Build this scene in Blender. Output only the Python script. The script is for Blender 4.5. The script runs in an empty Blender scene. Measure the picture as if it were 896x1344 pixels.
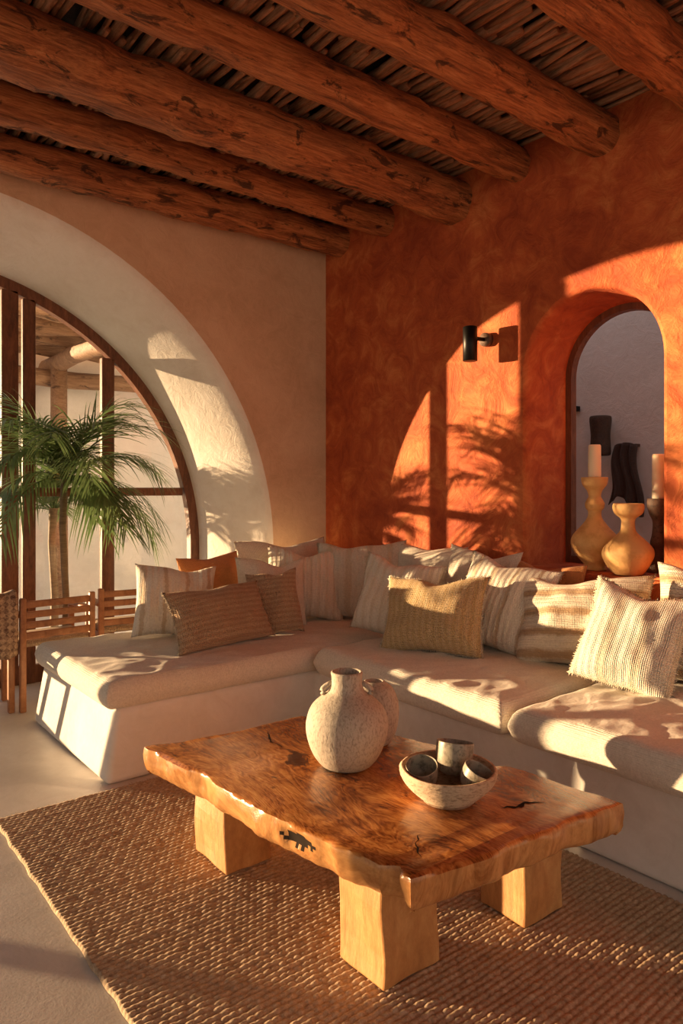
import bpy, bmesh, math, random
from math import sin, cos, pi, radians, sqrt
from mathutils import Vector, Matrix, Euler, noise
from mathutils.geometry import tessellate_polygon
random.seed(7)
scene = bpy.context.scene
COL = scene.collection

# ------------------------------------------------------------------ materials
def new_mat(name):
    m = bpy.data.materials.new(name); m.use_nodes = True
    nt = m.node_tree
    return m, nt, nt.nodes['Principled BSDF']

def N(nt, t, **kw):
    n = nt.nodes.new(t)
    for k, v in kw.items():
        setattr(n, k, v)
    return n

def coords(nt, scale=(1,1,1), kind='Object', rot=(0,0,0)):
    tc = N(nt, 'ShaderNodeTexCoord'); mp = N(nt, 'ShaderNodeMapping')
    mp.inputs['Scale'].default_value = scale
    mp.inputs['Rotation'].default_value = rot
    nt.links.new(tc.outputs[kind], mp.inputs['Vector'])
    return mp.outputs['Vector']

def ramp(nt, fac, stops):
    r = N(nt, 'ShaderNodeValToRGB')
    cr = r.color_ramp
    while len(cr.elements) < len(stops): cr.elements.new(0.5)
    for e, (p, c) in zip(cr.elements, stops):
        e.position = p; e.color = (*c, 1)
    nt.links.new(fac, r.inputs['Fac'])
    return r.outputs['Color']

def noise_tex(nt, vec, scale, detail=6, rough=.6, dist=0):
    n = N(nt, 'ShaderNodeTexNoise')
    n.inputs['Scale'].default_value = scale; n.inputs['Detail'].default_value = detail
    n.inputs['Roughness'].default_value = rough; n.inputs['Distortion'].default_value = dist
    nt.links.new(vec, n.inputs['Vector'])
    return n.outputs['Fac']

def math_node(nt, op, a, b=None):
    n = N(nt, 'ShaderNodeMath', operation=op)
    for i, v in enumerate((a, b)):
        if v is None: continue
        if isinstance(v, (int, float)): n.inputs[i].default_value = v
        else: nt.links.new(v, n.inputs[i])
    return n.outputs[0]

def mixc(nt, fac, a, b, mode='MIX'):
    n = N(nt, 'ShaderNodeMixRGB', blend_type=mode)
    for i, v in zip(('Fac', 'Color1', 'Color2'), (fac, a, b)):
        if isinstance(v, (int, float)): n.inputs[i].default_value = v
        elif isinstance(v, tuple): n.inputs[i].default_value = (*v, 1)
        else: nt.links.new(v, n.inputs[i])
    return n.outputs['Color']

def bump(nt, b, height, strength=.3, dist=.01, prev=None):
    n = N(nt, 'ShaderNodeBump')
    n.inputs['Strength'].default_value = strength; n.inputs['Distance'].default_value = dist
    nt.links.new(height, n.inputs['Height'])
    if prev: nt.links.new(prev, n.inputs['Normal'])
    nt.links.new(n.outputs['Normal'], b.inputs['Normal'])
    return n.outputs['Normal']

def plaster(name, dark, mid, light, scale=1.6, rough=.85, bs=.35, w=(.65,.35), k2=6):
    m, nt, b = new_mat(name)
    v = coords(nt)
    n1 = noise_tex(nt, v, scale, 8, .65, .6)
    n2 = noise_tex(nt, v, scale*k2, 7, .72, 1.0)
    f = math_node(nt, 'ADD', math_node(nt, 'MULTIPLY', n1, w[0]), math_node(nt, 'MULTIPLY', n2, w[1]))
    c = ramp(nt, f, [(.38, dark), (.5, mid), (.61, light)])
    nt.links.new(c, b.inputs['Base Color'])
    b.inputs['Roughness'].default_value = rough
    p = bump(nt, b, n2, bs, .025)
    bump(nt, b, noise_tex(nt, v, 90, 4), .12, .004, p)
    return m

M_cream = plaster('peach_plaster', (.58,.40,.26), (.67,.48,.325), (.73,.545,.38), bs=.25)
M_white = plaster('white_plaster', (.74,.69,.62), (.81,.77,.71), (.86,.83,.78), bs=.3)
M_terra = plaster('terracotta_plaster', (.34,.052,.012), (.52,.105,.026), (.70,.215,.062), 1.6, .8, .9, (.5,.5), 3.6)
M_bench = plaster('bench_plaster', (.64,.59,.53), (.72,.68,.62), (.78,.74,.69), bs=.18)
M_ext = plaster('exterior_plaster', (.74,.73,.70), (.80,.79,.76), (.85,.84,.82))
M_floor = plaster('polished_concrete', (.55,.51,.46), (.63,.59,.54), (.70,.66,.61), 1.1, .38, .05)

def wood(name, stops, stretch=(1,9,9), scale=2.2, rough=.6, bs=.5, knots=True, axis_coord='Object'):
    m, nt, b = new_mat(name)
    v = coords(nt, stretch, axis_coord)
    n1 = noise_tex(nt, v, scale, 10, .7, .8)
    v2 = coords(nt, (stretch[0]*1.2, stretch[1]*3, stretch[2]*3), axis_coord)
    n2 = noise_tex(nt, v2, scale*2, 8, .75, .3)
    f = math_node(nt, 'ADD', math_node(nt, 'MULTIPLY', n1, .55), math_node(nt, 'MULTIPLY', n2, .45))
    c = ramp(nt, f, stops)
    if knots:
        vk = coords(nt, (stretch[0]*1.5, stretch[1]*.45, stretch[2]*.45), axis_coord)
        k = noise_tex(nt, vk, 3.1, 6, .7, .8)
        kf = ramp(nt, k, [(.56, (0,0,0)), (.62, (1,1,1))])
        c = mixc(nt, math_node(nt,'MULTIPLY',kf,.85), c, tuple(x*.35 for x in stops[0][1]))
    nt.links.new(c, b.inputs['Base Color'])
    b.inputs['Roughness'].default_value = rough
    bump(nt, b, f, bs, .03)
    return m

M_beam = wood('weathered_beam_wood', [(.36,(.09,.027,.010)), (.46,(.34,.112,.040)), (.55,(.62,.24,.088)), (.68,(.82,.42,.19))], rough=.48, bs=1.0)
M_stick = wood('ceiling_twig_wood', [(.35,(.09,.045,.025)), (.48,(.34,.19,.11)), (.63,(.60,.40,.25))], stretch=(12,1,12), knots=False)
M_frame = wood('dark_frame_wood', [(.35,(.06,.02,.009)), (.5,(.15,.055,.024)), (.65,(.25,.10,.045))], stretch=(9,9,1.2), knots=False, rough=.45, bs=.2)
M_chair = wood('chair_wood', [(.35,(.20,.075,.028)), (.5,(.34,.14,.055)), (.65,(.46,.21,.09))], stretch=(4,4,2), knots=False, rough=.45, bs=.15)
M_log = wood('pergola_log_wood', [(.35,(.15,.08,.045)), (.5,(.32,.19,.11)), (.65,(.5,.33,.21))])
M_dark = wood('dark_wood', [(.35,(.03,.017,.01)), (.65,(.10,.055,.032))], knots=False)

m, nt, b = new_mat('burl_wood')
v = coords(nt, (2.4, .9, 1))
n0 = noise_tex(nt, v, 1.7, 4, .55, 2.6)
rings = math_node(nt, 'FRACT', math_node(nt, 'MULTIPLY', n0, 13))
rings = math_node(nt, 'ABSOLUTE', math_node(nt, 'SUBTRACT', rings, .5))
n2 = noise_tex(nt, v, 4.0, 10, .72, 1.8)
n3 = noise_tex(nt, coords(nt, (22,1.5,6)), 5, 6, .7, .3)
f = math_node(nt, 'ADD', math_node(nt, 'MULTIPLY', rings, .22), math_node(nt, 'MULTIPLY', n2, .70))
f = math_node(nt, 'ADD', f, math_node(nt, 'MULTIPLY', n3, .18))
c = ramp(nt, f, [(.36,(.10,.026,.006)), (.45,(.29,.092,.021)), (.54,(.47,.18,.045)), (.67,(.66,.32,.10))])
k = noise_tex(nt, coords(nt, (1.6,1,1)), 3.6, 5, .6, 1.2)
kf = ramp(nt, k, [(.635,(0,0,0)), (.69,(1,1,1))])
c = mixc(nt, kf, c, (.05,.015,.005))
ge = N(nt,'ShaderNodeNewGeometry'); sx=N(nt,'ShaderNodeSeparateXYZ'); nt.links.new(ge.outputs['Normal'],sx.inputs[0])
ed = ramp(nt, sx.outputs[2], [(.35,(1,1,1)),(.8,(0,0,0))])
sap = ramp(nt, n2, [(.35,(.36,.15,.045)),(.6,(.66,.37,.15))])
c = mixc(nt, math_node(nt,'MULTIPLY',ed,.7), c, sap)
nt.links.new(c, b.inputs['Base Color']); b.inputs['Roughness'].default_value = .25
b.inputs['Coat Weight'].default_value=.3; b.inputs['Coat Roughness'].default_value=.15
bump(nt, b, f, .2, .012)
M_table = m
M_tleg = wood('table_leg_wood', [(.33,(.32,.13,.04)), (.5,(.52,.25,.085)), (.65,(.66,.37,.145))], stretch=(5,5,1.2), knots=False, rough=.45, bs=.25)
m, nt, b = new_mat('resin_crack'); b.inputs['Base Color'].default_value = (.025,.017,.012,1); b.inputs['Roughness'].default_value=.95
b.inputs['Specular IOR Level'].default_value=.1
M_crack = m

def fabric(name, base, alt=None, direction='Z', scale=6, sharp=.1, center=.5, rough=.95, weave=260, wb=.5, chunky=0, nub=0):
    m, nt, b = new_mat(name)
    v = coords(nt)
    nz = noise_tex(nt, v, 35, 5, .7)
    if alt:
        w = N(nt, 'ShaderNodeTexWave', wave_type='BANDS', bands_direction=direction)
        w.inputs['Scale'].default_value = scale; w.inputs['Distortion'].default_value = 1.2
        w.inputs['Detail'].default_value = 4; w.inputs['Detail Scale'].default_value = 6; w.inputs['Detail Roughness'].default_value=.7
        nt.links.new(v, w.inputs['Vector'])
        c = ramp(nt, w.outputs['Fac'], [(max(0,center-sharp), base), (min(1,center+sharp), alt)])
    else:
        c = ramp(nt, nz, [(.3, tuple(x*.9 for x in base)), (.7, base)])
    c2 = mixc(nt, .45, c, ramp(nt, noise_tex(nt, v, 120, 3, .7), [(.35,(.66,.64,.61)), (.6,(1,1,1))]), 'MULTIPLY')
    nt.links.new(c2, b.inputs['Base Color'])
    b.inputs['Roughness'].default_value = rough
    b.inputs['Sheen Weight'].default_value = .15
    w1 = N(nt, 'ShaderNodeTexWave', wave_type='BANDS', bands_direction='X'); w1.inputs['Scale'].default_value = weave/6; w1.inputs['Distortion'].default_value=1.5
    w2 = N(nt, 'ShaderNodeTexWave', wave_type='BANDS', bands_direction='Z'); w2.inputs['Scale'].default_value = weave/6; w2.inputs['Distortion'].default_value=1.5
    nt.links.new(v, w1.inputs['Vector']); nt.links.new(v, w2.inputs['Vector'])
    h = math_node(nt, 'ADD', w1.outputs['Fac'], w2.outputs['Fac'])
    p = bump(nt, b, h, wb, .004)
    p = bump(nt, b, nz, .3, .012, p)
    if nub:
        vo=N(nt,'ShaderNodeTexVoronoi'); vo.inputs['Scale'].default_value=nub; nt.links.new(v,vo.inputs['Vector'])
        p = bump(nt, b, vo.outputs['Distance'], .55, -.006, p)
    if chunky:
        w3 = N(nt, 'ShaderNodeTexWave', wave_type='BANDS', bands_direction=direction); w3.inputs['Scale'].default_value = chunky
        w3.inputs['Distortion'].default_value=1.0; w3.inputs['Detail'].default_value=2; w3.inputs['Detail Scale'].default_value=6
        nt.links.new(v, w3.inputs['Vector'])
        bump(nt, b, w3.outputs['Fac'], .5, .008, p)
    return m

M_linen = fabric('seat_linen', (.80,.73,.62), weave=300, wb=.35)
F_cream = fabric('pillow_cream', (.83,.76,.64))
F_rib = fabric('pillow_ribbed', (.85,.78,.66), (.76,.67,.53), 'X', 6, .3, .7, chunky=12)
F_cstripe = fabric('pillow_cream_stripe', (.83,.76,.64), (.64,.50,.35), 'X', 2.6, .05, .92, chunky=10)
F_tan = fabric('pillow_tan_woven', (.50,.32,.185), (.60,.42,.26), 'Z', 11, .4, .5, wb=.9, nub=95)
F_gold = fabric('pillow_gold_textured', (.76,.56,.30), (.68,.47,.22), 'X', 9, .4, .5, wb=.9, nub=85)
F_hstripe = fabric('pillow_tan_stripe', (.81,.72,.58), (.50,.34,.20), 'Z', 3.2, .2, .72, chunky=14)
F_knit = fabric('pillow_knit', (.86,.79,.66), (.76,.66,.50), 'X', 2.4, .1, .8, wb=.8, chunky=9)
F_rust = fabric('pillow_rust', (.62,.25,.08))
F_fringe = fabric('pillow_fringe', (.74,.63,.47))
F_darkcloth = fabric('dark_cloth', (.07,.045,.035))
m, nt, b = new_mat('patterned_blanket')
v = coords(nt,(1,1,1),'Object',(0,radians(45),0))
ck=N(nt,'ShaderNodeTexChecker'); ck.inputs['Scale'].default_value=38; ck.inputs['Color1'].default_value=(.50,.34,.21,1); ck.inputs['Color2'].default_value=(.11,.055,.035,1)
nt.links.new(v,ck.inputs['Vector'])
c=mixc(nt,.55,ck.outputs['Color'],ramp(nt,noise_tex(nt,coords(nt),45,4,.7),[(.4,(.12,.06,.04)),(.6,(.55,.38,.24))]))
nt.links.new(c,b.inputs['Base Color']); b.inputs['Roughness'].default_value=.95
bump(nt,b,noise_tex(nt,coords(nt),140,3),.6,.006)
F_patt=m

m, nt, b = new_mat('jute_rug')
v = coords(nt)
c = ramp(nt, noise_tex(nt, v, 60, 5, .8), [(.3,(.27,.18,.105)), (.5,(.50,.365,.235)), (.7,(.72,.57,.40))])
c2 = mixc(nt, .5, c, ramp(nt, noise_tex(nt, v, 3, 3), [(.35,(.8,.76,.72)), (.65,(1,1,1))]), 'MULTIPLY')
nt.links.new(c2, b.inputs['Base Color']); b.inputs['Roughness'].default_value=.95
bump(nt, b, noise_tex(nt, v, 260, 3), .5, .004)
M_rug = m

def ceramic(name, c1, c2, rough=.7, speck=True, scale=60, bs=.4, st=(1,1,1)):
    m, nt, b = new_mat(name)
    v = coords(nt, st)
    n1 = noise_tex(nt, v, scale, 4, .7)
    c = ramp(nt, n1, [(.36, c2), (.52, c1)])
    nt.links.new(c, b.inputs['Base Color']); b.inputs['Roughness'].default_value = rough
    bump(nt, b, noise_tex(nt, v, 45, 6, .7), bs, .006)
    return m
M_vase = ceramic('speckled_stoneware', (.50,.43,.34), (.30,.245,.19), .75, scale=150, st=(1,1,.5), bs=.55)
M_bowl = ceramic('woven_bowl_ceramic', (.56,.41,.27), (.32,.21,.125), .7, st=(1,1,3))
M_cup = ceramic('glazed_cup', (.32,.28,.21), (.15,.125,.09), .4, bs=.15)
M_stickclay = ceramic('ochre_clay', (.74,.44,.17), (.62,.34,.11), .7, scale=12)
M_stickdark = ceramic('dark_clay', (.14,.075,.045), (.07,.035,.022), .6)
m, nt, b = new_mat('candle_wax'); b.inputs['Base Color'].default_value=(.92,.80,.58,1); b.inputs['Roughness'].default_value=.5
b.inputs['Subsurface Weight'].default_value=.3; b.inputs['Subsurface Radius'].default_value=(.03,.015,.008)
M_wax = m
m, nt, b = new_mat('black_metal'); b.inputs['Base Color'].default_value=(.012,.011,.010,1); b.inputs['Roughness'].default_value=.4; b.inputs['Metallic'].default_value=.6
M_black = m
m, nt, b = new_mat('palm_leaf')
c = ramp(nt, noise_tex(nt, coords(nt), 6, 4), [(.3,(.075,.14,.045)), (.7,(.21,.30,.12))])
nt.links.new(c, b.inputs['Base Color']); b.inputs['Roughness'].default_value=.42
tl=N(nt,'ShaderNodeBsdfTranslucent'); nt.links.new(c,tl.inputs['Color']); mx=N(nt,'ShaderNodeMixShader'); mx.inputs[0].default_value=.35
nt.links.new(b.outputs[0],mx.inputs[1]); nt.links.new(tl.outputs[0],mx.inputs[2]); nt.links.new(mx.outputs[0],nt.nodes['Material Output'].inputs[0])
M_leaf = m
M_trunk = wood('palm_trunk', [(.35,(.14,.09,.05)), (.65,(.36,.26,.15))], stretch=(3,3,14), knots=False)
m = bpy.data.materials.new('window_glass'); m.use_nodes=True; nt=m.node_tree; nt.nodes.clear()
o=N(nt,'ShaderNodeOutputMaterial'); mx=N(nt,'ShaderNodeMixShader'); tr=N(nt,'ShaderNodeBsdfTransparent'); gl=N(nt,'ShaderNodeBsdfGlossy')
gl.inputs['Roughness'].default_value=.02; mx.inputs[0].default_value=.05
nt.links.new(tr.outputs[0],mx.inputs[1]); nt.links.new(gl.outputs[0],mx.inputs[2]); nt.links.new(mx.outputs[0],o.inputs[0])
M_glass = m

# ------------------------------------------------------------------ mesh helpers
def mk(name, verts, faces, mat, smooth=True, parent=None, fmats=None):
    me = bpy.data.meshes.new(name); me.from_pydata([tuple(v) for v in verts], [], faces); me.update()
    mats = mat if isinstance(mat, (list, tuple)) else [mat]
    for mm in mats: me.materials.append(mm)
    if fmats:
        for p, i in zip(me.polygons, fmats): p.material_index = i
    for p in me.polygons: p.use_smooth = smooth
    ob = bpy.data.objects.new(name, me); COL.objects.link(ob)
    if parent: ob.parent = parent
    return ob

def empty(name, loc=(0,0,0), rotz=0):
    e = bpy.data.objects.new(name, None); COL.objects.link(e); e.location = loc; e.rotation_euler=(0,0,rotz)
    e.empty_display_size=.1
    return e

def fixn(ob):
    bm = bmesh.new(); bm.from_mesh(ob.data)
    bmesh.ops.remove_doubles(bm, verts=bm.verts, dist=1e-5)
    bmesh.ops.recalc_face_normals(bm, faces=bm.faces); bm.to_mesh(ob.data); bm.free()

def box(name, a, b_, mat, parent=None, bev=0.0, seg=3, smooth=False):
    x0,y0,z0=a; x1,y1,z1=b_
    vs=[(x0,y0,z0),(x1,y0,z0),(x1,y1,z0),(x0,y1,z0),(x0,y0,z1),(x1,y0,z1),(x1,y1,z1),(x0,y1,z1)]
    fs=[(0,3,2,1),(4,5,6,7),(0,1,5,4),(1,2,6,5),(2,3,7,6),(3,0,4,7)]
    ob = mk(name, vs, fs, mat, smooth or bev>0, parent)
    if bev:
        md=ob.modifiers.new('b','BEVEL'); md.width=bev; md.segments=seg
    return ob

def lathe(name, prof, mat, loc=(0,0,0), parent=None, seg=56, wob=0.0, ribs=0, smooth=True):
    vs=[]; fs=[]
    for i,(r,z) in enumerate(prof):
        for j in range(seg):
            a=2*pi*j/seg
            rr=r
            if wob: rr*=1+wob*noise.noise(Vector((cos(a)*1.3,sin(a)*1.3,z*9)))
            if ribs: rr*=1+.012*sin(a*ribs+ (i%2)*pi)
            vs.append((rr*cos(a), rr*sin(a), z))
    n=len(prof)
    for i in range(n-1):
        for j in range(seg):
            k=(j+1)%seg
            fs.append((i*seg+j,i*seg+k,(i+1)*seg+k,(i+1)*seg+j))
    fs.append(tuple(reversed(range(seg)))); fs.append(tuple((n-1)*seg+j for j in range(seg)))
    ob=mk(name,vs,fs,mat,smooth,parent); ob.location=loc
    return ob

def smooth_prof(pts, n=6):
    out=[]
    P=[Vector(p) for p in pts]
    for i in range(len(P)-1):
        p0=P[max(i-1,0)];p1=P[i];p2=P[i+1];p3=P[min(i+2,len(P)-1)]
        for k in range(n):
            t=k/n
            q=.5*((2*p1)+(-p0+p2)*t+(2*p0-5*p1+4*p2-p3)*t*t+(-p0+3*p1-3*p2+p3)*t**3)
            out.append((max(q.x,.0005),q.y))
    out.append(tuple(P[-1])); return out

def tube(verts, faces, pts, rads, seg=10, cap=True, nz=0.0, sd=0):
    base=len(verts)
    n=len(pts)
    for i,p in enumerate(pts):
        p=Vector(p)
        t=(Vector(pts[min(i+1,n-1)])-Vector(pts[max(i-1,0)])).normalized()
        u=t.cross(Vector((0,0,1)))
        if u.length<.05: u=t.cross(Vector((0,1,0)))
        u.normalize(); w=u.cross(t)
        for j in range(seg):
            a=2*pi*j/seg
            r=rads[i]
            if nz:
                r*=1+nz*noise.noise(Vector((sd+i*.35,cos(a)*1.2,sin(a)*1.2)))+nz*.5*noise.noise(Vector((sd+i*.9+9,cos(a)*3,sin(a)*3)))
            verts.append(p+u*(cos(a)*r)+w*(sin(a)*r))
    for i in range(n-1):
        for j in range(seg):
            k=(j+1)%seg
            faces.append((base+i*seg+j,base+i*seg+k,base+(i+1)*seg+k,base+(i+1)*seg+j))
    if cap:
        faces.append(tuple(base+j for j in reversed(range(seg))))
        faces.append(tuple(base+(n-1)*seg+j for j in range(seg)))

# ------------------------------------------------------------------ layout
XW=3.30; YW=4.37; ZC=3.22; CX,CZ=.70,.85; CL=-2.3  # CL: unseen left end of opening, stretched so sun reaches table and rug
box('floor',(-7,-3,-.1),(8,12,0),M_floor)

def arch_pts(cx, r, n=64):
    pts=[(CL-r,0),(CL-r,CZ*.5)]
    for i in range(n//2+1):
        a=pi-pi*i/n
        pts.append((CL+r*cos(a), CZ+r*sin(a)))
    for i in range(n//2+1):
        a=pi/2-pi*i/n
        pts.append((cx+r*cos(a), CZ+r*sin(a)))
    pts += [(cx+r,CZ*.5),(cx+r,0)]
    return pts
def arch_wall(name, x0, x1, z1, ylist, mat_f, mat_r, mat_b):
    vs=[];fs=[];fm=[]
    def sheet(y,r,mi):
        poly=[(x0,0)]+arch_pts(CX,r)+[(x1,0),(x1,z1),(x0,z1)]
        tri=tessellate_polygon([[Vector((p[0],p[1],0)) for p in poly]])
        b=len(vs)
        vs.extend([(p[0],y,p[1]) for p in poly])
        for t in tri:
            fs.append(tuple(b+i for i in t)); fm.append(mi)
    sheet(ylist[0][0],ylist[0][1],0)
    sheet(ylist[-1][0],ylist[-1][1],2)
    return mk(name,vs,fs,[mat_f,mat_r,mat_b],False,None,fm)
prof=[(YW,2.13),(YW+.006,2.112),(YW+.025,2.092),(YW+.06,2.068),(YW+.12,2.038),(YW+.2,2.005),(YW+.3,1.967),(YW+.4,1.935),(YW+.5,1.907),(YW+.60,1.888),(YW+.74,1.878)]
arch_wall('wall_back',-7,5.1,ZC+.1,[prof[0],prof[-1]],M_cream,M_white,M_ext)  # right end extended unseen past the corner, shields side room from sun
vs=[];fs=[]
rows=[arch_pts(CX,r,96) for y,r in prof]; n=len(rows[0])
for (y,r),row in zip(prof,rows): vs+= [(p[0],y,p[1]) for p in row]
for i in range(len(prof)-1):
    for j in range(n-1): fs.append((i*n+j,i*n+j+1,(i+1)*n+j+1,(i+1)*n+j))
mk('trim_1',vs,fs,M_white,True)

NY=2.13; NR=.39; NS=.865; NZ=1.93
def niche_loop(r, zo=0, n=28):
    pts=[(NY+r,NS+zo)]
    for i in range(5): pts.append((NY+r,NS+zo+(NZ-NS-zo)*(i+1)/6))
    for i in range(n+1):
        a=pi*i/n; pts.append((NY+r*cos(a),NZ+r*sin(a)))
    for i in range(5): pts.append((NY-r,NZ-(NZ-NS-zo)*(i+1)/6))
    pts.append((NY-r,NS+zo))
    for i in range(5): pts.append((NY-r+2*r*(i+1)/6,NS+zo))
    return pts
Y0=-3.0; Y1=5.11
vs=[];fs=[]
outer=[(Y0,0),(Y1,0),(Y1,ZC+.1),(Y0,ZC+.1)]
nprof=[(XW,NR+.025,-.02),(XW+.008,NR+.008,-.006),(XW+.03,NR,0),(XW+.2,NR-.01,0),(XW+.40,NR-.02,0)]
for x,r,zo in (nprof[0],nprof[-1]):
    L=niche_loop(r,zo)
    tri=tessellate_polygon([[Vector((p[0],p[1],0)) for p in outer],[Vector((p[0],p[1],0)) for p in L]])
    b0=len(vs); vs+=[(x,p[0],p[1]) for p in outer+L]
    fs+=[tuple(b0+i for i in t) for t in tri]
mk('wall_right',vs,fs,M_terra,False)
vs=[];fs=[]
n=len(niche_loop(NR))
for x,r,zo in nprof: vs+=[(x,p[0],p[1]) for p in niche_loop(r,zo)]
for i in range(len(nprof)-1):
    for j in range(n):
        k=(j+1)%n; fs.append((i*n+j,i*n+k,(i+1)*n+k,(i+1)*n+j))
mk('trim_2',vs,fs,M_terra,True)
box('trim_3',(XW-.07,1.62,.74),(XW+.02,2.64,.862),M_terra,None,.03,4)

e=empty('window_2')
def frame_ring(loopf, r0, r1, xa, xb):
    A=loopf(r0);B=loopf(r1);n=len(A);v=[];f=[]
    for x in (xa,xb):
        for L in (A,B): v+=[(x,p[0],p[1]) for p in L]
    for j in range(n):
        k=(j+1)%n
        f+=[(j,k,n+k,n+j),(2*n+j,3*n+j,3*n+k,2*n+k),(j,2*n+j,2*n+k,k),(n+j,n+k,3*n+k,3*n+j)]
    return v,f
def nl(r): return niche_loop(r, (NR-.015-r))
v_,f_=frame_ring(nl,NR-.01,NR-.055,XW+.345,XW+.395)
mk('arched_frame',v_,f_,M_frame,False,e)

box('wall_side_room',(5.0,.2,0),(5.1,4.4,ZC),M_ext)
e=empty('wall_lantern')
lathe('shade',smooth_prof([(.055,0),(.075,.02),(.07,.15),(.08,.28),(.06,.30)]),M_dark,(4.9,3.06,1.54),e,24)
box('bracket',(4.93,3.04,1.66),(5.0,3.08,1.70),M_dark,e)
vs=[];fs=[]
for i in range(24):
    for j in range(16):
        u=i/23; t=j/15
        wd=.09+.05*t
        vs.append((4.93-.03*abs(sin(u*9+t))-.01, 2.86+(u-.5)*2*wd+.02*sin(t*6), 1.61+.02*sin(u*pi)-t*(.46+.07*sin(u*5+1))))
for i in range(23):
    for j in range(15): fs.append((i*16+j,(i+1)*16+j,(i+1)*16+j+1,i*16+j+1))
e=empty('hanging_cloth'); ob=mk('cloth',vs,fs,F_darkcloth,True,e)
md=ob.modifiers.new('s','SOLIDIFY'); md.thickness=.01
box('hook_rail',(4.95,2.80,1.60),(5.0,2.92,1.62),M_dark,e)
e=empty('small_wall_light')
lathe('stem',[(.012,0),(.012,.12)],M_black,(4.93,3.32,1.86),e,12)
box('plate',(4.93,3.30,1.90),(5.0,3.34,1.94),M_black,e)

# ------------------------------------------------------------------ ceiling
box('ceiling',(-7,-3,ZC+.045),(3.7,4.45,ZC+.14),M_dark)
vs=[];fs=[]
x=-2.6
while x<XW-.01:
    r=random.uniform(.012,.024)
    y=-1.5+random.uniform(-.3,0)
    while y<YW-.1:
        L=random.uniform(.5,1.3); y2=min(y+L,YW+.02)
        dx=random.uniform(-.09,.09); dz=random.uniform(-.022,.0)
        rr=r*random.uniform(.8,1.25)
        pts=[(min(x+dx*t+random.uniform(-.008,.008),XW-.005),y+(y2-y)*t,ZC+.01+dz+random.uniform(-.008,.008)) for t in (0,.33,.66,1)]
        tube(vs,fs,pts,[rr,rr*.95,rr*.85,rr*.75],6)
        y=y2-.03
    x+=r*1.5
mk('ceiling_twigs',vs,fs,M_stick,True)
for yb,zb,rb in [(4.17,3.10,.105),(3.70,3.12,.092),(3.05,3.06,.135),(2.57,3.105,.092),(2.06,3.085,.105),(1.54,3.095,.105),(1.0,3.09,.11),(.45,3.08,.12),(-.1,3.09,.11),(-.7,3.08,.12)]:
    vs=[];fs=[]; n=110; sd=random.uniform(0,99)
    pts=[];rads=[]
    for i in range(n+1):
        xx=-3+(XW+.12+3)*i/n
        pts.append((xx,yb+.04*noise.noise(Vector((xx*.6,sd,0))),zb+.03*noise.noise(Vector((xx*.7,sd,5)))))
        rads.append(rb*(1+.12*noise.noise(Vector((xx*.9,sd,9)))+.05*noise.noise(Vector((xx*5,sd,2)))))
    tube(vs,fs,pts,rads,28,True,.15,sd)
    mk('ceiling_beam',vs,fs,M_beam,True)

# ------------------------------------------------------------------ arched window
e=empty('window_1')
WY0,WY1=5.035,5.09
def ring_xz(cx,r0,r1,y0,y1,name):
    A=arch_pts(cx,r0,96);B=arch_pts(cx,r1,96);n=len(A);v=[];f=[]
    for y in (y0,y1):
        for L in (A,B): v+=[(p[0],y,p[1]) for p in L]
    for j in range(n-1):
        k=j+1
        f+=[(j,k,n+k,n+j),(2*n+j,3*n+j,3*n+k,2*n+k),(j,2*n+j,2*n+k,k),(n+j,n+k,3*n+k,3*n+j)]
    return mk(name,v,f,M_frame,False,e)
ring_xz(CX,1.885,1.812,WY0,WY1+.01,'arched_frame')
def colx(xc,w,name,ya=WY0,yb=WY1):
    q=max(0,abs(xc-CX)+w/2) if xc>CX else 0
    zt=CZ+sqrt(max(1.825**2-q**2,0))+.01
    box(name,(xc-w/2,ya,0),(xc+w/2,yb,zt),M_frame,e,.006,2)
colx(1.225,.105,'stile_1'); colx(1.345,.08,'stile_2')
colx(1.875,.09,'mullion_1'); colx(-.35,.09,'mullion_2'); colx(-1.7,.09,'mullion_3'); colx(-3.0,.09,'mullion_4')
box('transom',(-.35,WY0+.005,1.24),(2.45,WY1-.005,1.30),M_frame,e,.006,2)
box('bottom_rail',(-4.1,WY0+.005,.0),(2.5,WY1-.005,.12),M_frame,e,.006,2)
A=arch_pts(CX,1.82,64)
mk('glass',[(p[0],5.06,p[1]) for p in A],[tuple(range(len(A)))],M_glass,False,e)

# ------------------------------------------------------------------ exterior
box('exterior_wall',(1.35,8.2,0),(7.5,8.4,2.75),M_ext)
box('exterior_side_wall',(4.6,5.11,0),(4.8,8.2,3.3),M_ext)
e=empty('pergola')
vs=[];fs=[]
for i in range(46):
    x=1.55+i*.042
    tube(vs,fs,[(x+random.uniform(-.02,.02),6.1,2.90),(x+random.uniform(-.02,.02),8.3,2.86)],[.022,.02],6)
mk('roof_sticks',vs,fs,M_log,True,e)
vs=[];fs=[]
for yy in (6.2,6.8,7.4,8.0):
    pts=[(1.5+.2*i,yy+.03*sin(i+yy),2.78+.02*sin(i*2+yy)) for i in range(11)]
    tube(vs,fs,pts,[.085+.008*sin(i*3) for i in range(11)],14,True,.1,yy)
pts=[(2.35+.02*sin(i),6.0+.24*i,2.60) for i in range(10)]
tube(vs,fs,pts,[.09]*10,14,True,.1,2)
pts=[(1.6+.2*i,7.9,2.46+.01*sin(i)) for i in range(12)]
tube(vs,fs,pts,[.09]*12,14,True,.1,4)
mk('logs',vs,fs,M_log,True,e)
vs=[];fs=[]
tube(vs,fs,[(2.37,7.75,0),(2.36,7.75,1.3),(2.36,7.75,2.6)],[.09,.085,.08],14,True,.1,3)
mk('post',vs,fs,M_log,True,e)

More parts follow.
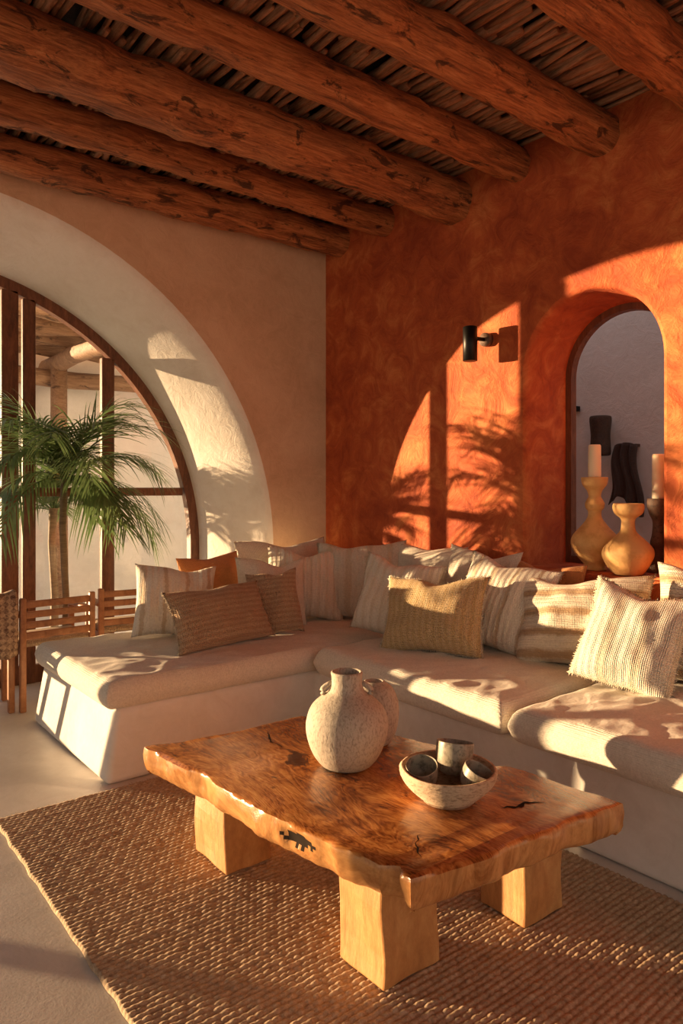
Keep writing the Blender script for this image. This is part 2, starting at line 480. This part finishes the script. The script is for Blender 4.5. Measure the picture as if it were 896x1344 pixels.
# ------------------------------------------------------------------ built in sofa
def poly_prism(name,poly_lo,poly_hi,z0,z1,mat,bev,parent=None,seg=5):
    n=len(poly_lo)
    vs=[(p[0],p[1],z0) for p in poly_lo]+[(p[0],p[1],z1) for p in poly_hi]
    fs=[tuple(reversed(range(n))),tuple(range(n,2*n))]
    for j in range(n):
        k=(j+1)%n; fs.append((j,k,n+k,n+j))
    ob=mk(name,vs,fs,mat,True,parent); fixn(ob)
    md=ob.modifiers.new('b','BEVEL'); md.width=bev; md.segments=seg; md.limit_method='ANGLE'
    md=ob.modifiers.new('w','WEIGHTED_NORMAL')
    return ob
sofa=empty('built_in_sofa')
lo=[(1.14,3.09),(2.28,3.09),(2.28,-1.2),(3.298,-1.2),(3.298,4.36),(2.86,4.36),(2.86,4.20),(1.14,4.20)]
hi=[(1.19,3.11),(2.30,3.11),(2.30,-1.2),(3.298,-1.2),(3.298,4.36),(2.86,4.36),(2.86,4.18),(1.19,4.18)]
poly_prism('plaster_base',lo,hi,0,.325,M_bench,.03,sofa)

def seat(name,x0,x1,y0,y1,z0,z1,r=.055,sd=0):
    nx=int((x1-x0)/.02); ny=int((y1-y0)/.02)
    vs=[];idx={}
    cz=(z0+z1)/2; hz=(z1-z0)/2
    def edge(d):
        if d>=r: return 1
        return sqrt(max(0,1-((r-d)/r)**2))
    for s in (1,-1):
        for i in range(nx+1):
            for j in range(ny+1):
                x=x0+(x1-x0)*i/nx; y=y0+(y1-y0)*j/ny
                d=min(x-x0,x1-x,y-y0,y1-y)
                h=edge(d)
                rim=(i in(0,nx) or j in (0,ny))
                if rim and s==-1: idx[(s,i,j)]=idx[(1,i,j)]; continue
                inx=min(x-x0,x1-x); iny=min(y-y0,y1-y)
                crown=.014*min(1,inx/.3)*min(1,iny/.3)
                wr=0
                if s==1:
                    wr=.007*noise.noise(Vector((x*2.5+sd,y*2.5,0)))+.004*noise.noise(Vector((x*9+sd,y*5,2)))*min(1,d/.04)
                    q=1-abs(noise.noise(Vector((x*4+y*7+sd,y*2-x*2,4))))*2.2
                    wr+=.007*max(0,q)**3*(1 if d>.03 else .3)
                    q=1-abs(noise.noise(Vector((x*3-y*6+sd,y*2+x*3,9))))*2.4
                    wr+=.006*max(0,q)**3*(1 if d>.03 else .3)
                z=cz+s*h*hz+(crown+wr if s==1 else 0)
                bx=.010*noise.noise(Vector((y*4,sd,1))); by=.010*noise.noise(Vector((x*4,sd,3)))
                if x-x0<.06: x+=bx
                if y-y0<.06: y+=by
                idx[(s,i,j)]=len(vs); vs.append((x,y,z))
    fs=[]
    for s in (1,-1):
        for i in range(nx):
            for j in range(ny):
                q=(idx[(s,i,j)],idx[(s,i+1,j)],idx[(s,i+1,j+1)],idx[(s,i,j+1)])
                fs.append(q if s==1 else tuple(reversed(q)))
    ob=mk(name,vs,fs,M_linen,True,sofa)
    md=ob.modifiers.new('sub','SUBSURF'); md.levels=1; md.render_levels=1
    return ob
seat('seat_cushion_1',1.13,3.25,3.08,4.17,.318,.445,sd=1)
seat('seat_cushion_2',2.22,3.25,1.81,3.07,.318,.455,.055,sd=5)
seat('seat_cushion_3',2.21,3.25,.30,1.79,.318,.455,.055,sd=9)
seat('seat_cushion_4',2.21,3.25,-1.15,.28,.318,.455,.055,sd=13)

# ------------------------------------------------------------------ pillows
def pillow(w,h,t,loc,yaw,tilt,mat,roll=0,fringe=None,name='throw_pillow',sd=None):
    sd=random.uniform(0,50) if sd is None else sd
    n=30; vs=[];idx={};fs=[];fm=[]
    dent=random.uniform(.01,.04); dc=random.uniform(-.3,.3)
    for s in (1,-1):
        for i in range(n+1):
            for j in range(n+1):
                rim=i in(0,n) or j in(0,n)
                if rim and s==-1: idx[(s,i,j)]=idx[(1,i,j)]; continue
                u=-1+2*i/n; v=-1+2*j/n
                uu=sin(u*pi/2)*.35+u*.65; vv=sin(v*pi/2)*.35+v*.65
                x=w/2*uu*(1-.08*(1-vv*vv)*uu*uu); z=h/2*vv*(1-.09*(1-uu*uu)*vv*vv)
                if vv>0: z-=dent*vv*vv*math.exp(-((uu-dc)/.35)**2)
                th=(max(0,1-abs(uu)**2.6)*max(0,1-abs(vv)**2.6))**.6
                y=-s*t/2*th*(1+.22*(-vv))
                rad=sqrt(uu*uu+vv*vv); ang=math.atan2(vv,uu)
                y+=-s*.010*th*sin(ang*7+sd)*min(1,rad)**2
                y+=.018*noise.noise(Vector((x*7+sd,z*7,s)))*(th+.4)+.016*noise.noise(Vector((x*15,z*12+sd,s)))*th
                z+=.014*noise.noise(Vector((x*5+sd,z*5,3))); x+=.014*noise.noise(Vector((x*5+sd,z*5,8)))
                idx[(s,i,j)]=len(vs); vs.append((x,y,z+h/2))
    for s in (1,-1):
        for i in range(n):
            for j in range(n):
                q=(idx[(s,i,j)],idx[(s,i+1,j)],idx[(s,i+1,j+1)],idx[(s,i,j+1)])
                fs.append(q if s==1 else tuple(reversed(q))); fm.append(0)
    if fringe:
        edges=[]
        for j in range(n*2+1):
            jj=j/2; j0=int(jj); j1=min(j0+1,n); f=jj-j0
            for i in (0,n):
                if fringe in('side','all'):
                    a=Vector(vs[idx[(1,i,j0)]]).lerp(Vector(vs[idx[(1,i,j1)]]),f)
                    edges.append((a,Vector((-1 if i==0 else 1,0,-.25))))
                if fringe=='all':
                    a=Vector(vs[idx[(1,j0,i)]]).lerp(Vector(vs[idx[(1,j1,i)]]),f)
                    edges.append((a,Vector((random.uniform(-.3,.3),0,-1 if i==0 else 1))))
        for a,d in edges:
            L=random.uniform(.008,.018); d=(d+Vector((0,random.uniform(-.6,.6),random.uniform(-.5,.5)))).normalized()
            side=Vector((-d.z,0,d.x))*.004
            b=len(vs)
            vs+= [a-side,a+side,a+Vector((0,.004,0)),a+d*L]
            fs+= [(b,b+1,b+3),(b+1,b+2,b+3),(b+2,b,b+3)]; fm+=[1,1,1]
    ob=mk(name,vs,fs,[mat,F_fringe],True,None,fm)
    R=Matrix.Rotation(radians(yaw),4,'Z')@Matrix.Rotation(radians(-tilt),4,'X')@Matrix.Translation((0,0,h/2))@Matrix.Rotation(radians(roll),4,'Y')@Matrix.Translation((0,0,-h/2))
    ob.matrix_world=Matrix.Translation(loc)@R
    return ob
Z=.464
pillow(.46,.42,.20,(1.78,3.74,Z),-20,22,F_cstripe,4)
pillow(.42,.44,.15,(2.14,3.92,Z),0,16,F_rust,-3)
pillow(.60,.34,.19,(1.89,3.36,Z),4,26,F_tan,-2,'side')
pillow(.44,.43,.18,(2.36,3.64,Z),-20,20,F_cream,3)
pillow(.30,.38,.14,(2.24,3.44,Z),-30,20,F_tan,-6)
pillow(.70,.50,.20,(2.72,4.02,Z),-6,12,F_cream,0)
pillow(.50,.47,.19,(2.64,3.70,Z),-30,18,F_rib,3)
pillow(.58,.50,.20,(2.92,3.52,Z),-52,14,F_knit,-3,'side')
pillow(.48,.46,.20,(2.70,2.98,Z),-66,20,F_rib,8,'side')
pillow(.55,.50,.20,(3.10,3.15,Z),-84,12,F_cream,0)
pillow(.56,.41,.21,(2.58,2.58,Z),-70,24,F_gold,-3,'all')
pillow(.52,.50,.18,(3.10,2.74,Z),-88,12,F_cream,2)
pillow(.52,.49,.20,(2.88,2.40,Z),-80,20,F_cstripe,8,'side')
pillow(.64,.45,.21,(2.92,1.95,Z),-76,22,F_hstripe,-5,'side')
pillow(.44,.45,.15,(3.15,2.30,Z),-88,8,F_rust,0)
pillow(.42,.44,.20,(2.74,1.59,Z),-76,20,F_knit,10,'all')
pillow(.60,.52,.22,(3.02,1.36,Z),-86,14,F_hstripe,0)
pillow(.56,.50,.18,(3.02,.85,Z),-88,16,F_cream,0)

# ------------------------------------------------------------------ rug
RX0,RX1,RY0,RY1=.68,2.22,.05,3.03
step=.0049
PR,PC=.0196,.0245
nx=int((RX1-RX0)/step); ny=int((RY1-RY0)/step)
vs=[];fs=[]
for i in range(nx+1):
    for j in range(ny+1):
        x=RX0+i*step; y=RY0+j*step
        row=int((y-RY0)/PR)
        ph=.5*(row%2)
        h=abs(sin(pi*(y-RY0)/PR))
        k=abs(sin(pi*((x-RX0)/PC+ph)))
        z=.009+.007*(.25+.75*h**.7)*(.5+.5*k**.6)+.003*noise.noise(Vector((x*30,y*30,0)))
        if i in(0,nx) or j in(0,ny): z=.001
        ex=.006*noise.noise(Vector((y*12,0,0))) if i<3 else 0
        vs.append((x+ex,y+.006*noise.noise(Vector((x*3,y*3,7))),z))
for i in range(nx):
    for j in range(ny):
        a=i*(ny+1)+j; fs.append((a,a+ny+1,a+ny+2,a+1))
for i in range(0,nx,2):
    x=RX0+i*step; b0=len(vs); L=random.uniform(.025,.045); dx=random.uniform(-.01,.01)
    vs+=[(x-.003,RY1-.005,.008),(x+.003,RY1-.005,.008),(x+dx,RY1+L,.003)]; fs.append((b0,b0+1,b0+2))
mk('woven_jute_rug',vs,fs,M_rug,True)

# ------------------------------------------------------------------ coffee table
table=empty('coffee_table')
corners=[(1.165,1.215),(1.93,1.13),(1.90,1.55),(1.80,2.0),(1.66,2.37),(1.34,2.36),(1.035,2.42),(1.07,2.05),(1.10,1.65)]
out=[]
m_=len(corners)
for i in range(m_):
    a=Vector(corners[i]);b_=Vector(corners[(i+1)%m_]); L=(b_-a).length; k=max(3,int(L/.012))
    for q in range(k):
        p=a.lerp(b_,q/k)
        nrm=Vector(((b_-a).y,-(b_-a).x)).normalized()
        s=.016*noise.noise(Vector((p.x*6,p.y*6,1)))+.007*noise.noise(Vector((p.x*22,p.y*22,3)))
        out.append(p+nrm*s)
for i,p in enumerate(out):
    d=(p-Vector((1.88,1.60))).length
    if d<.08: out[i]=p+Vector((-.10,-.01))*(1-d/.08)
    d=(p-Vector((1.10,1.50))).length
    if d<.06: out[i]=p+Vector((.02,0))*(1-d/.06)
    d=(p-Vector((1.16,1.28))).length
    if d<.03: out[i]=p+Vector((.03,.0))*(1-d/.03)
n=len(out)
vs=[];fs=[];fm=[]
zt,zb=.392,.30
layers=[(-.010,zt),(-.002,zt-.003),(.001,zt-.010),(.001,zt-.018),(.001,zt-.026),(0,zt-.035),(-.001,zt-.045),(-.003,zt-.055),(-.005,zt-.067),(-.012,zb+.010),(-.022,zb)]
for li,(o_,z) in enumerate(layers):
    for i,p in enumerate(out):
        t=(out[(i+1)%n]-out[i-1]).normalized(); nr=Vector((t.y,-t.x))
        ww=.008*noise.noise(Vector((p.x*7,p.y*7,z*14)))+.004*noise.noise(Vector((p.x*25,p.y*25,z*30))) if li>1 else 0
        if p.x<1.3:
            e2=((p.y-1.60)/.065)**2+((z-.352)/.026)**2
            if e2<1: ww-=.012*(1-e2)
        q=p+nr*(o_+ww)
        vs.append((q.x,q.y,z+(.012*noise.noise(Vector((p.x*5,p.y*5,9))) if li>8 else 0)))
for l in range(len(layers)-1):
    for i in range(n):
        k=(i+1)%n; fs.append((l*n+k,l*n+i,(l+1)*n+i,(l+1)*n+k))
        p=out[i]; z=(layers[l][1]+layers[l+1][1])/2
        e2=((p.y-1.60)/.065)**2+((z-.352)/.022)**2+.9*noise.noise(Vector((p.y*45,z*70,1)))
        fm.append(1 if (p.x<1.3 and e2<.8) else 0)
for base in (0,(len(layers)-1)*n):
    tri=tessellate_polygon([[Vector((vs[base+i][0],vs[base+i][1],0)) for i in range(n)]])
    fs+=[tuple(base+i for i in t) for t in tri]; fm+=[0]*len(tri)
ob=mk('slab_top',vs,fs,[M_table,M_crack],True,table,fm); fixn(ob)
md=ob.modifiers.new('es','EDGE_SPLIT'); md.split_angle=radians(40)
def crack(pts,w,name,z):
    P=[Vector(p) for p in pts]
    fine=[]
    for i in range(len(P)-1):
        for q in range(6):
            p=P[i].lerp(P[i+1],q/6); fine.append(p+Vector((noise.noise(Vector((p.x*60,p.y*60,0))),noise.noise(Vector((p.x*60,p.y*60,5)))))*.008)
    P=fine; v=[];f=[]
    for i,p in enumerate(P):
        t=(P[min(i+1,len(P)-1)]-P[max(i-1,0)]).normalized(); s=Vector((-t.y,t.x))*w*sin(pi*(i+.4)/(len(P)-.2))*random.uniform(.4,1.3)
        v+=[(p.x-s.x,p.y-s.y,z),(p.x+s.x,p.y+s.y,z)]
    for i in range(len(P)-1): f.append((2*i,2*i+1,2*i+3,2*i+2))
    mk(name,v,f,M_crack,False,table)
crack([(1.82,1.60),(1.77,1.61),(1.72,1.60),(1.67,1.615)],.014,'crack_1',zt+.0012)
crack([(1.25,1.27),(1.29,1.33),(1.34,1.36)],.003,'crack_2',zt+.0012)
crack([(1.45,2.28),(1.40,2.18),(1.41,2.08)],.004,'crack_3',zt+.0012)
crack([(1.75,1.27),(1.70,1.31),(1.66,1.30),(1.62,1.33)],.008,'crack_4',zt+.0012)
for i,(x0,x1,y0,y1) in enumerate([(1.22,1.42,1.375,1.555),(1.18,1.36,2.11,2.33),(1.72,1.90,1.315,1.49),(1.53,1.70,2.08,2.28)]):
    bm=bmesh.new(); bmesh.ops.create_cube(bm,size=1)
    bmesh.ops.subdivide_edges(bm,edges=bm.edges,cuts=6,use_grid_fill=True)
    for v in bm.verts:
        x=x0+(x1-x0)*(v.co.x+.5); y=y0+(y1-y0)*(v.co.y+.5); z=.016+(.302-.016)*(v.co.z+.5)
        nz=noise.noise(Vector((x*9,y*9,z*6)))*.008
        v.co=Vector((x+nz,y-nz,z))
    me=bpy.data.meshes.new('leg'); bm.to_mesh(me); bm.free(); me.materials.append(M_tleg)
    ob=bpy.data.objects.new('leg_%d'%(i+1),me); COL.objects.link(ob); ob.parent=table
    md=ob.modifiers.new('b','BEVEL'); md.width=.006; md.segments=2; md.limit_method='ANGLE'

# vases
TZ=.393
jug=empty('ceramic_jug',(1.479,1.845,TZ))
pr=smooth_prof([(.060,0),(.082,.006),(.112,.045),(.132,.10),(.134,.145),(.118,.19),(.085,.222),(.062,.240),(.053,.256),(.050,.272),(.050,.288),(.052,.302),(.046,.306),(.040,.295),(.040,.25),(.06,.2),(.05,.02)],6)
lathe('body',pr,M_vase,(0,0,0),jug,64,.02)
for s in (1,-1):
    vs=[];fs=[]
    d=Vector((.785,-.62,0))*s
    pts=[d*(.050+.014*sin(pi*t/6)+.026*t/6)+Vector((0,0,.268-.036*t/6)) for t in range(7)]
    tube(vs,fs,pts,[.009]*7,8)
    mk('lug_%d'%(1 if s==1 else 2),vs,fs,M_vase,True,jug)
lathe('ceramic_vase',smooth_prof([(.045,0),(.06,.008),(.080,.05),(.088,.10),(.084,.15),(.066,.195),(.042,.214),(.034,.220),(.028,.216),(.02,.19),(.03,.05)],6),M_vase,(1.684,1.945,TZ),None,48,.02)
bw=empty('serving_bowl',(1.545,1.455,TZ))
pr=[(.055,0),(.075,.003),(.078,.012)]
for i in range(10):
    t=i/9; r=.078+.060*sin(t*pi/2); z=.012+.078*t
    pr.append((r+.004,z)); pr.append((r-.001,z+.0045))
pr+=[(.137,.096),(.130,.095),(.120,.06),(.09,.03),(.03,.022),(.001,.022)]
lathe('bowl',pr,M_bowl,(0,0,0),bw,120,.03,60)
def cup(x,y,z,r,h,tx,ty,name):
    p=smooth_prof([(.5*r,0),(.8*r,.1*h),(.95*r,.45*h),(1.0*r,1*h),(.95*r,1.01*h),(.85*r,.5*h),(.6*r,.15*h),(.01,.1*h)],5)
    o=lathe(name,p,M_cup,(x,y,z),bw,36,.05); o.rotation_euler=(tx,ty,0)
cup(-.052,.050,.048,.046,.058,.2,-.3,'cup_1')
cup(.056,.032,.05,.056,.088,-.1,.2,'cup_2')
cup(.025,-.066,.048,.046,.058,.35,.25,'cup_3')

# ------------------------------------------------------------------ candlesticks
SZ=NS
c1=empty('candlestick',(3.42,2.17,SZ))
lathe('body',smooth_prof([(.05,0),(.062,.006),(.055,.03),(.09,.075),(.12,.13),(.112,.18),(.07,.23),(.038,.275),(.034,.31),(.045,.325),(.05,.35),(.04,.372),(.032,.39),(.04,.42),(.062,.45),(.068,.485),(.058,.49),(.02,.487)],6),M_stickclay,(0,0,0),c1,48,.03)
lathe('candle',[(.032,.482),(.033,.50),(.032,.655),(.028,.662),(.003,.655)],M_wax,(0,0,0),c1,24)
lathe('wick',[(.002,.655),(.0015,.672)],M_black,(0,0,0),c1,6)
c2=empty('candlestick',(3.36,1.945,SZ))
lathe('body',smooth_prof([(.05,0),(.07,.006),(.10,.045),(.122,.095),(.115,.135),(.075,.18),(.04,.215),(.032,.25),(.036,.28),(.065,.305),(.075,.335),(.07,.355),(.055,.352),(.01,.34)],6),M_stickclay,(0,0,0),c2,48,.04)
c3=empty('candlestick',(3.57,1.90,SZ))
lathe('body',smooth_prof([(.055,0),(.06,.01),(.035,.06),(.028,.12),(.04,.15),(.03,.2),(.028,.26),(.045,.3),(.055,.34),(.055,.375),(.045,.378),(.01,.37)],6),M_stickdark,(0,0,0),c3,40,.03)
lathe('candle',[(.03,.37),(.031,.39),(.03,.60),(.026,.607),(.003,.60)],M_wax,(0,0,0),c3,24)

# ------------------------------------------------------------------ wall sconce
sc=empty('wall_sconce')
lathe('spot_tube',[(.036,0),(.042,.002),(.042,.196),(.036,.2),(.034,.19),(.01,.19)],M_black,(3.17,2.815,2.03),sc,32)
vs=[];fs=[]; tube(vs,fs,[(3.17,2.81,2.165),(3.24,2.80,2.165),(XW,2.793,2.165)],[.012]*3,12); mk('arm',vs,fs,M_black,True,sc)
vs=[];fs=[]; tube(vs,fs,[(3.265,2.793,2.165),(XW,2.793,2.165)],[.04]*2,28); mk('wall_plate',vs,fs,M_stickdark,True,sc)

# ------------------------------------------------------------------ chairs
def chair(loc,rot,w=.46,d=.46,hb=.66,throw=False):
    e=empty('wooden_armchair',loc,rot)
    p=.035
    for i,(x,y,h) in enumerate([(-w/2,-d/2,hb),(w/2,-d/2,hb),(-w/2,d/2,.56),(w/2,d/2,.56)]):
        box('leg_%d'%(i+1),(x-p/2,y-p/2,0),(x+p/2,y+p/2,h),M_chair,e,.008,3)
    for i,z in enumerate((.44,.50,.56,.62)):
        box('back_slat_%d'%(i+1),(-w/2,-d/2-.010,z-.020),(w/2,-d/2+.010,z+.020),M_chair,e,.006,2)
    for s in (-1,1):
        box('arm_%d'%(s+2),(s*w/2-.025,-d/2,.545),(s*w/2+.025,d/2+.03,.57),M_chair,e,.01,3)
        box('side_rail_%d'%(s+2),(s*w/2-.012,-d/2,.33),(s*w/2+.012,d/2,.38),M_chair,e,.005,2)
    box('front_rail',(-w/2,d/2-.012,.33),(w/2,d/2+.012,.38),M_chair,e,.005,2)
    box('seat',(-w/2,-d/2,.37),(w/2,d/2,.415),F_tan,e,.02,4)
    if throw:
        vs=[];fs=[]
        for i in range(18):
            for j in range(20):
                u=i/17; t=j/19
                xx=w/2-.30+u*.32
                if t<.45: y=-d/2+.03+.02*sin(u*9); z=.44+.24*t/.45
                elif t<.55: y=-d/2+.03-(t-.45)/.1*.06; z=.69
                else: y=-d/2-.032-.012*sin(u*11+t*5); z=.69-(t-.55)/.45*.36
                vs.append((xx,y,z+.008*sin(u*14)))
        for i in range(17):
            for j in range(19): fs.append((i*20+j,(i+1)*20+j,(i+1)*20+j+1,i*20+j+1))
        o=mk('throw_blanket',vs,fs,F_patt,True,e); md=o.modifiers.new('s','SOLIDIFY'); md.thickness=.012
    return e
chair((1.335,4.59,0),radians(4),.41,.32,.66)
chair((1.86,4.69,0),radians(-6),.40,.34,.66)
chair((.86,4.61,0),radians(6),.42,.36,.66,True)

# ------------------------------------------------------------------ palms
def palm(name,loc,h,nf,L,leafL,sd,trunk_r=.025,pot=True,droop=1.0,ymax=None,elr=(5,80),nl_=34,wdt=.0055):
    rnd=random.Random(sd)
    e=empty(name,loc)
    vs=[];fs=[]
    tube(vs,fs,[(0,0,.0),(.01,.0,h*.4),(-.01,.01,h*.75),(0,0,h)],[trunk_r*1.2,trunk_r,trunk_r,trunk_r*1.1],10,True,.15,sd)
    mk('trunk',vs,fs,M_trunk,True,e)
    if pot:
        lathe('pot',smooth_prof([(.06,0),(.07,.01),(.08,.12),(.085,.22),(.078,.225),(.075,.2),(.01,.19)]),M_stickdark,(0,0,0),e,32)
    vs=[];fs=[]
    def cl(p):
        if ymax is not None and p.y>ymax: p=Vector((p.x,ymax-.02*abs(sin(p.x*40)),p.z))
        return p
    for k in range(nf):
        az=k*2.399+rnd.uniform(-.3,.3); el=radians(rnd.uniform(*elr)); Lf=L*rnd.uniform(.7,1.1)
        if ymax is not None and sin(az)>0.15: az=-az
        p=Vector((0,0,h-.02)); d=Vector((cos(az)*cos(el),sin(az)*cos(el),sin(el)))
        pts=[p.copy()]; ns=14
        for i in range(ns):
            d=(d+Vector((0,0,-.10*droop*(i/ns+.35)))).normalized()
            p=cl(p+d*Lf/ns); pts.append(p.copy())
        tube(vs,fs,pts,[.005*(1-.8*i/ns) for i in range(ns+1)],4,False)
        for q in range(nl_):
            t=.15+.85*q/(nl_-1)
            f=t*ns; i0=min(int(f),ns-1); pp=pts[i0].lerp(pts[i0+1],f-i0)
            tg=(pts[i0+1]-pts[i0]).normalized()
            sd_=tg.cross(Vector((0,0,1)))
            if sd_.length<.1: sd_=Vector((cos(az+1.57),sin(az+1.57),0))
            sd_.normalize(); up=sd_.cross(tg)
            for s in (-1,1):
                ll=leafL*(.55+.45*sin(pi*min(1,t*.95)))*rnd.uniform(.75,1.2)
                dd=(sd_*s*.6+tg*.85+up*rnd.uniform(-.15,.35)).normalized()
                a=pp.copy(); b0=len(vs)
                seg=5
                for m2 in range(seg+1):
                    tt=m2/seg
                    wv=up.cross(dd)
                    wv=(wv.normalized() if wv.length>.01 else sd_)*wdt*(1-tt**2*.98)
                    vs.append(cl(a-wv)); vs.append(cl(a+wv))
                    dd=(dd+Vector((0,0,-.13*droop))).normalized()
                    a=a+dd*ll/seg
                for m2 in range(seg): fs.append((b0+2*m2,b0+2*m2+1,b0+2*m2+3,b0+2*m2+2))
    mk('fronds',vs,fs,M_leaf,True,e)
    return e
palm('potted_palm',(1.52,4.87,0),1.38,30,.72,.38,3,.022,True,1.3,.14,(-5,80),20,.0065)
palm('garden_palm',(1.74,5.85,0),1.14,18,.52,.25,11,.03,False)

# ------------------------------------------------------------------ light
sun=bpy.data.lights.new('sun','SUN'); sun.energy=15.0; sun.angle=radians(.6); sun.color=(1.0,.66,.35)
so=bpy.data.objects.new('sun',sun); COL.objects.link(so)
d=Vector((1,-1.31,-.09)).normalized()
so.rotation_euler=d.to_track_quat('-Z','Y').to_euler()
w=bpy.data.worlds.new('sky_ground_glow'); scene.world=w; w.use_nodes=True; nt=w.node_tree
bg=nt.nodes['Background']
tc=N(nt,'ShaderNodeTexCoord'); sp=N(nt,'ShaderNodeSeparateXYZ'); nt.links.new(tc.outputs['Generated'],sp.inputs[0])
zz=math_node(nt,'ADD',math_node(nt,'MULTIPLY',sp.outputs[2],.5),.5)
cc=ramp(nt,zz,[(0,(1.0,.64,.38)),(.5,(1.0,.72,.48)),(.62,(.85,.76,.68)),(1,(.65,.68,.75))])  # below the horizon: warm ground glow added to brighten the ceiling
nt.links.new(cc,bg.inputs['Color']); bg.inputs['Strength'].default_value=.85

# ------------------------------------------------------------------ camera
cam=bpy.data.cameras.new('camera'); co=bpy.data.objects.new('camera',cam); COL.objects.link(co)
co.location=(0,0,1.3); co.rotation_euler=(radians(90),0,radians(-38.3))
cam.sensor_width=36; cam.lens=948/1344*36; cam.shift_y=-32/1344; cam.clip_start=.02
scene.camera=co
scene.view_settings.view_transform='Standard'
